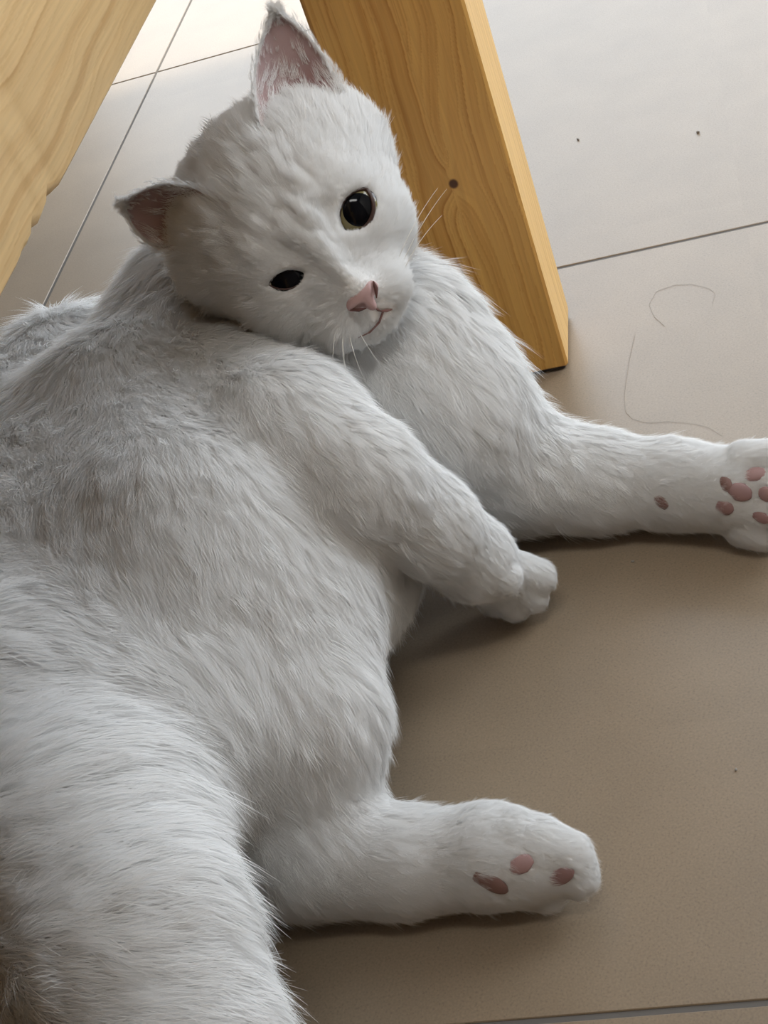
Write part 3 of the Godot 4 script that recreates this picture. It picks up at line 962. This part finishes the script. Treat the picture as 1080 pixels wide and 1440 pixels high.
func eyes_and_nose(cat: Node3D) -> void:
	var black := mat(lin(0.002, 0.0025, 0.004), 0.08, 0.28)
	var iris := mat(lin(0.20, 0.17, 0.075), 0.08, 0.5)
	iris.clearcoat_enabled = false
	var dark := mat(lin(0.055, 0.028, 0.022), 0.4, 0.4)
	var sclera := mat(lin(0.02, 0.014, 0.011), 0.15, 0.5)
	for k in 2:
		var c := Vector3([-1.72, 1.72][k], 0, 0)
		var front: float = eye_depth[k]
		var r := 1.15
		var at := head_point(Vector3(c.x, c.y, front - [0.12, 0.05][k] - r))
		var root := base("eye", at, cat)
		root.set_meta("label", ["half-closed black eye", "wide open eye with a thin olive iris"][k])
		var rm := r * 0.01 * HEAD_SCALE
		var b := head_basis()
		var ball := obj("eyeball", cap_mesh(rm, 1.5), sclera, root)
		ball.transform.basis = b
		var gaze := Basis(HEAD_RIGHT, 0.09) * Basis(HEAD_UP, 0.06) * b
		var ir := obj("iris", cap_mesh(rm + 0.00006, [0.74, 0.72][k]), iris, root)
		ir.transform.basis = gaze
		var pu := obj("pupil", cap_mesh(rm + 0.00012, [0.70, 0.54][k]), black, root)
		pu.transform.basis = Basis(HEAD_RIGHT, -0.06) * Basis(HEAD_UP, 0.05) * gaze
		# the bare dark edge of the lids
		var size: Vector2 = [Vector2(0.0072, 0.0033), Vector2(0.0084, 0.0057)][k] * HEAD_SCALE
		var hb := head_basis([PI - 0.52, 0.36][k])
		var pts := []
		var rad := []
		var big := (size.x * size.x + size.y * size.y) / (2.0 * size.y)
		var half := asin(size.x / big)
		for q in 49:
			var s: float = q / 48.0 * 2.0
			var up := 1.0 if s < 1.0 else -1.0
			var w := lerpf(-half, half, s if s < 1.0 else 2.0 - s)
			var f := Vector2(sin(w) * big, up * (cos(w) * big - big + size.y)) * 1.03
			var h := sqrt(maxf(rm * rm - f.length_squared(), 0.0)) + 0.0003
			pts.append(hb.x * f.x + hb.y * f.y + hb.z * h)
			rad.append([0.00035, 0.0008][k] * HEAD_SCALE)
		obj("eyelid", tube(pts, rad), dark, root)
	# nose leather
	var f := skin_depth(Vector3(-0.25, -2.3, 0))
	var keep_field := field
	field = []
	head_egg(Vector3(-0.24, -2.22, f - 0.12), Vector3(0.52, 0.36, 0.30), 0.15, 0.0)
	head_egg(Vector3(-0.62, -2.22, f - 0.22), Vector3(0.34, 0.24, 0.26), 0.15, 0.0, 0.35)
	head_egg(Vector3(0.16, -2.24, f - 0.22), Vector3(0.32, 0.26, 0.26), 0.15, 0.0, -0.5)
	head_egg(Vector3(-0.22, -2.62, f - 0.18), Vector3(0.20, 0.32, 0.22), 0.2, 0.0)
	for b in [[Vector3(-0.86, -2.42, f - 0.05), Vector3(-0.50, -2.50, f + 0.03)], [Vector3(0.36, -2.20, f - 0.02), Vector3(0.14, -2.55, f + 0.03)]]:
		field.append([3, head_point(b[0]), head_point(b[1]), 0.0008, 0.0011, 0.0008, Vector3.ZERO, 0.0, Basis.IDENTITY, 1])
	var c := head_point(Vector3(-0.24, -2.4, f - 0.2))
	var net := mesh_field(field, c - Vector3.ONE * 0.014, c + Vector3.ONE * 0.014, 0.0005, func(p): return true)
	var pink := mat(lin(0.41, 0.265, 0.255), 0.55, 0.4)
	obj("nose", net_mesh(net), pink, cat)
	field = keep_field
	var hole := mat(lin(0.10, 0.045, 0.04), 0.7, 0.3)
	for b in [[Vector3(-0.92, -2.26, f - 0.16), Vector3(-0.66, -2.52, f + 0.02), Vector3(-0.42, -2.66, f + 0.02)], [Vector3(0.42, -2.16, f - 0.13), Vector3(0.30, -2.42, f + 0.02), Vector3(0.08, -2.66, f + 0.02)]]:
		obj("nostril", tube([head_point(b[0]), head_point(b[0].lerp(b[1], 0.5)), head_point(b[1]), head_point(b[1].lerp(b[2], 0.5)), head_point(b[2])], [0.0002, 0.0006, 0.0007, 0.0005, 0.0002]), hole, cat)
	# the line of the mouth
	lip_depth = skin_depth(Vector3(-0.2, -3.2, 0))
	var lip := mat(lin(0.24, 0.135, 0.125), 0.7, 0.3)
	for path in LIPS:
		var pts := []
		var rad := []
		for q in path:
			pts.append(head_point(Vector3(q.x, q.y, skin_depth(Vector3(q.x, q.y, 0)) - 0.06)))
			rad.append(0.00042)
		rad[0] = 0.0003
		rad[-1] = 0.0002
		if path.size() == 3: rad[1] = 0.0006
		obj("mouth", tube(pts, rad), lip, cat)

func pad(cat: Node3D, at: Vector3, n: Vector3, along: Vector3, a: float, b: float, tone: int) -> void:
	var m := SphereMesh.new()
	m.radius = 1.0
	m.height = 2.0
	m.radial_segments = 28
	m.rings = 14
	var st := SurfaceTool.new()
	st.create_from(m, 0)
	var arr := st.commit_to_arrays()
	var vs: PackedVector3Array = arr[Mesh.ARRAY_VERTEX]
	for k in vs.size():
		var p := vs[k]
		var bump := noise.get_noise_3dv(p * 1.1 + at * 400.0) * 0.16
		vs[k] = p * (1.0 + bump)
	arr[Mesh.ARRAY_VERTEX] = vs
	var am := ArrayMesh.new()
	am.add_surface_from_arrays(Mesh.PRIMITIVE_TRIANGLES, arr)
	note_pad(at, b)
	var leather := mat([lin(0.18, 0.10, 0.085), lin(0.26, 0.155, 0.148), lin(0.36, 0.225, 0.22)][tone], 0.55, 0.4)
	var o := obj("paw_pad", am, leather, cat)
	var x := along.normalized()
	var z := n.normalized()
	var y := z.cross(x)
	o.transform = Transform3D(Basis(x * a, y * b, z * minf(a, b) * 0.42), at + z * minf(a, b) * 0.05)

func note_pad(at: Vector3, r: float) -> void:
	pads_at.append([at, r])

func paw_pads(cat: Node3D) -> void:
	pad(cat, Vector3(-0.04629, 0.02274, -0.40804), Vector3(-0.294, 0.336, 0.894), Vector3(0.603, -0.661, 0.447), 0.0032, 0.0023, 0)
	pad(cat, Vector3(-0.02237, 0.02989, -0.40319), Vector3(-0.076, 0.767, 0.637), Vector3(0.334, -0.582, 0.741), 0.0030, 0.0020, 0)
	pad(cat, Vector3(-0.01806, 0.02713, -0.40093), Vector3(0.202, 0.589, 0.782), Vector3(0.869, -0.477, 0.134), 0.0042, 0.0032, 1)
	pad(cat, Vector3(-0.02432, 0.02308, -0.39875), Vector3(-0.202, 0.328, 0.923), Vector3(0.875, -0.363, 0.320), 0.0033, 0.0026, 1)
	pad(cat, Vector3(-0.01250, 0.03017, -0.40560), Vector3(-0.018, 0.861, 0.509), Vector3(1.000, 0.025, -0.008), 0.0044, 0.0026, 2)
	pad(cat, Vector3(-0.00963, 0.02524, -0.39967), Vector3(-0.337, 0.374, 0.864), Vector3(0.514, -0.696, 0.502), 0.0030, 0.0026, 2)
	pad(cat, Vector3(-0.01249, 0.01841, -0.39555), Vector3(-0.328, 0.416, 0.848), Vector3(0.838, -0.287, 0.464), 0.0034, 0.0020, 1)
	pad(cat, Vector3(-0.10349, 0.02412, -0.25147), Vector3(0.050, 0.433, 0.900), Vector3(0.797, -0.560, 0.225), 0.0056, 0.0026, 0)
	pad(cat, Vector3(-0.09373, 0.02680, -0.25479), Vector3(0.082, 0.739, 0.669), Vector3(0.931, 0.182, -0.316), 0.0040, 0.0026, 2)
	pad(cat, Vector3(-0.08355, 0.02082, -0.25350), Vector3(0.095, 0.396, 0.913), Vector3(0.955, 0.223, -0.196), 0.0042, 0.0027, 1)

func whiskers(cat: Node3D) -> void:
	var m := mat(lin(0.85, 0.83, 0.78), 0.35, 0.5)
	m.backlight_enabled = true
	m.backlight = Color(0.5, 0.5, 0.5)
	for w in [[Vector2(1.6, -2.3), Vector3(4.5, -1.5, 0.4), 0.6], [Vector2(1.65, -2.5), Vector3(4.7, -1.75, 0.6), 0.5], [Vector2(1.5, -2.7), Vector3(3.9, -2.3, 0.8), 0.4],
			[Vector2(-1.6, -2.7), Vector3(-2.8, -4.2, 2.2), 0.2], [Vector2(-1.5, -2.9), Vector3(-2.3, -4.5, 2.1), 0.2], [Vector2(-1.8, -2.5), Vector3(-3.3, -4.0, 2.0), 0.3], [Vector2(-1.2, -3.1), Vector3(-1.5, -4.5, 2.0), 0.1], [Vector2(-1.7, -2.8), Vector3(-2.6, -3.9, 2.4), 0.1]]:
		var a := Vector3(w[0].x, w[0].y, skin_depth(Vector3(w[0].x, w[0].y, 0)) - 0.05)
		var b: Vector3 = w[1]
		var mid := (a + b) / 2.0 + Vector3(0, 0.25, w[2])
		var pts := []
		var rad := []
		for q in 11:
			var t := q / 10.0
			pts.append(head_point(a.lerp(mid, t).lerp(mid.lerp(b, t), t)))
			rad.append(lerpf(0.00016, 0.00004, t))
		obj("whisker", tube(pts, rad, 5), m, cat)

func stray_hair(label: String, points: Array) -> void:
	var curve := Curve3D.new()
	for k in points.size():
		var d: Vector3 = (points[mini(k + 1, points.size() - 1)] - points[maxi(k - 1, 0)]) / 6.0
		curve.add_point(points[k] + Vector3(0, 0.00025, 0), -d, d)
	var pts := []
	var rad := []
	for q in 61:
		pts.append(curve.sample_baked(curve.get_baked_length() * q / 60.0))
		rad.append(lerpf(0.00009, 0.00005, q / 60.0))
	tag(obj("stray_hair", tube(pts, rad, 5), mat(lin(0.36, 0.31, 0.26), 0.5)), label, "hair", "stray hairs on the floor")

func crumb(label: String, at: Vector3, r: float) -> void:
	var m := SphereMesh.new()
	m.radius = r
	m.height = r * 1.5
	m.radial_segments = 10
	m.rings = 6
	var o := obj("crumb", m, mat(lin(0.26, 0.235, 0.21), 0.8))
	o.position = at + Vector3(0, r * 0.7, 0)
	o.rotation = Vector3(0, at.x * 50.0, 0.2)
	o.scale = Vector3(1.3, 1, 0.8)
	tag(o, label, "crumb", "specks on the floor")

func build_litter() -> void:
	stray_hair("long thin hair lying in an S beside the outstretched foreleg", [Vector3(-0.0554, 0, -0.5509), Vector3(-0.0589, 0, -0.5303), Vector3(-0.0615, 0, -0.5078), Vector3(-0.0612, 0, -0.4952), Vector3(-0.0584, 0, -0.4895), Vector3(-0.0524, 0, -0.4852), Vector3(-0.0437, 0, -0.4835), Vector3(-0.0344, 0, -0.4793), Vector3(-0.0279, 0, -0.4745), Vector3(-0.0236, 0, -0.4681)])
	stray_hair("short curled hair on the floor right of the pine leg", [Vector3(-0.0420, 0, -0.5522), Vector3(-0.0463, 0, -0.5612), Vector3(-0.0482, 0, -0.5724), Vector3(-0.0444, 0, -0.5816), Vector3(-0.0355, 0, -0.5835), Vector3(-0.0282, 0, -0.5812), Vector3(-0.0209, 0, -0.5748), Vector3(-0.0184, 0, -0.5697), Vector3(-0.0207, 0, -0.5608)])
	crumb("tiny dark crumb on the far tile, nearer the pine leg", Vector3(-0.0799, 0, -0.7487), 0.00080)
	crumb("tiny dark crumb on the far tile, right of the other", Vector3(-0.0157, 0, -0.7238), 0.00090)
	crumb("tiny black speck on the floor below the outstretched foreleg", Vector3(-0.0614, 0, -0.4037), 0.00055)
	crumb("tiny speck on the tile right of the hind paw", Vector3(-0.0323, 0, -0.3010), 0.00050)
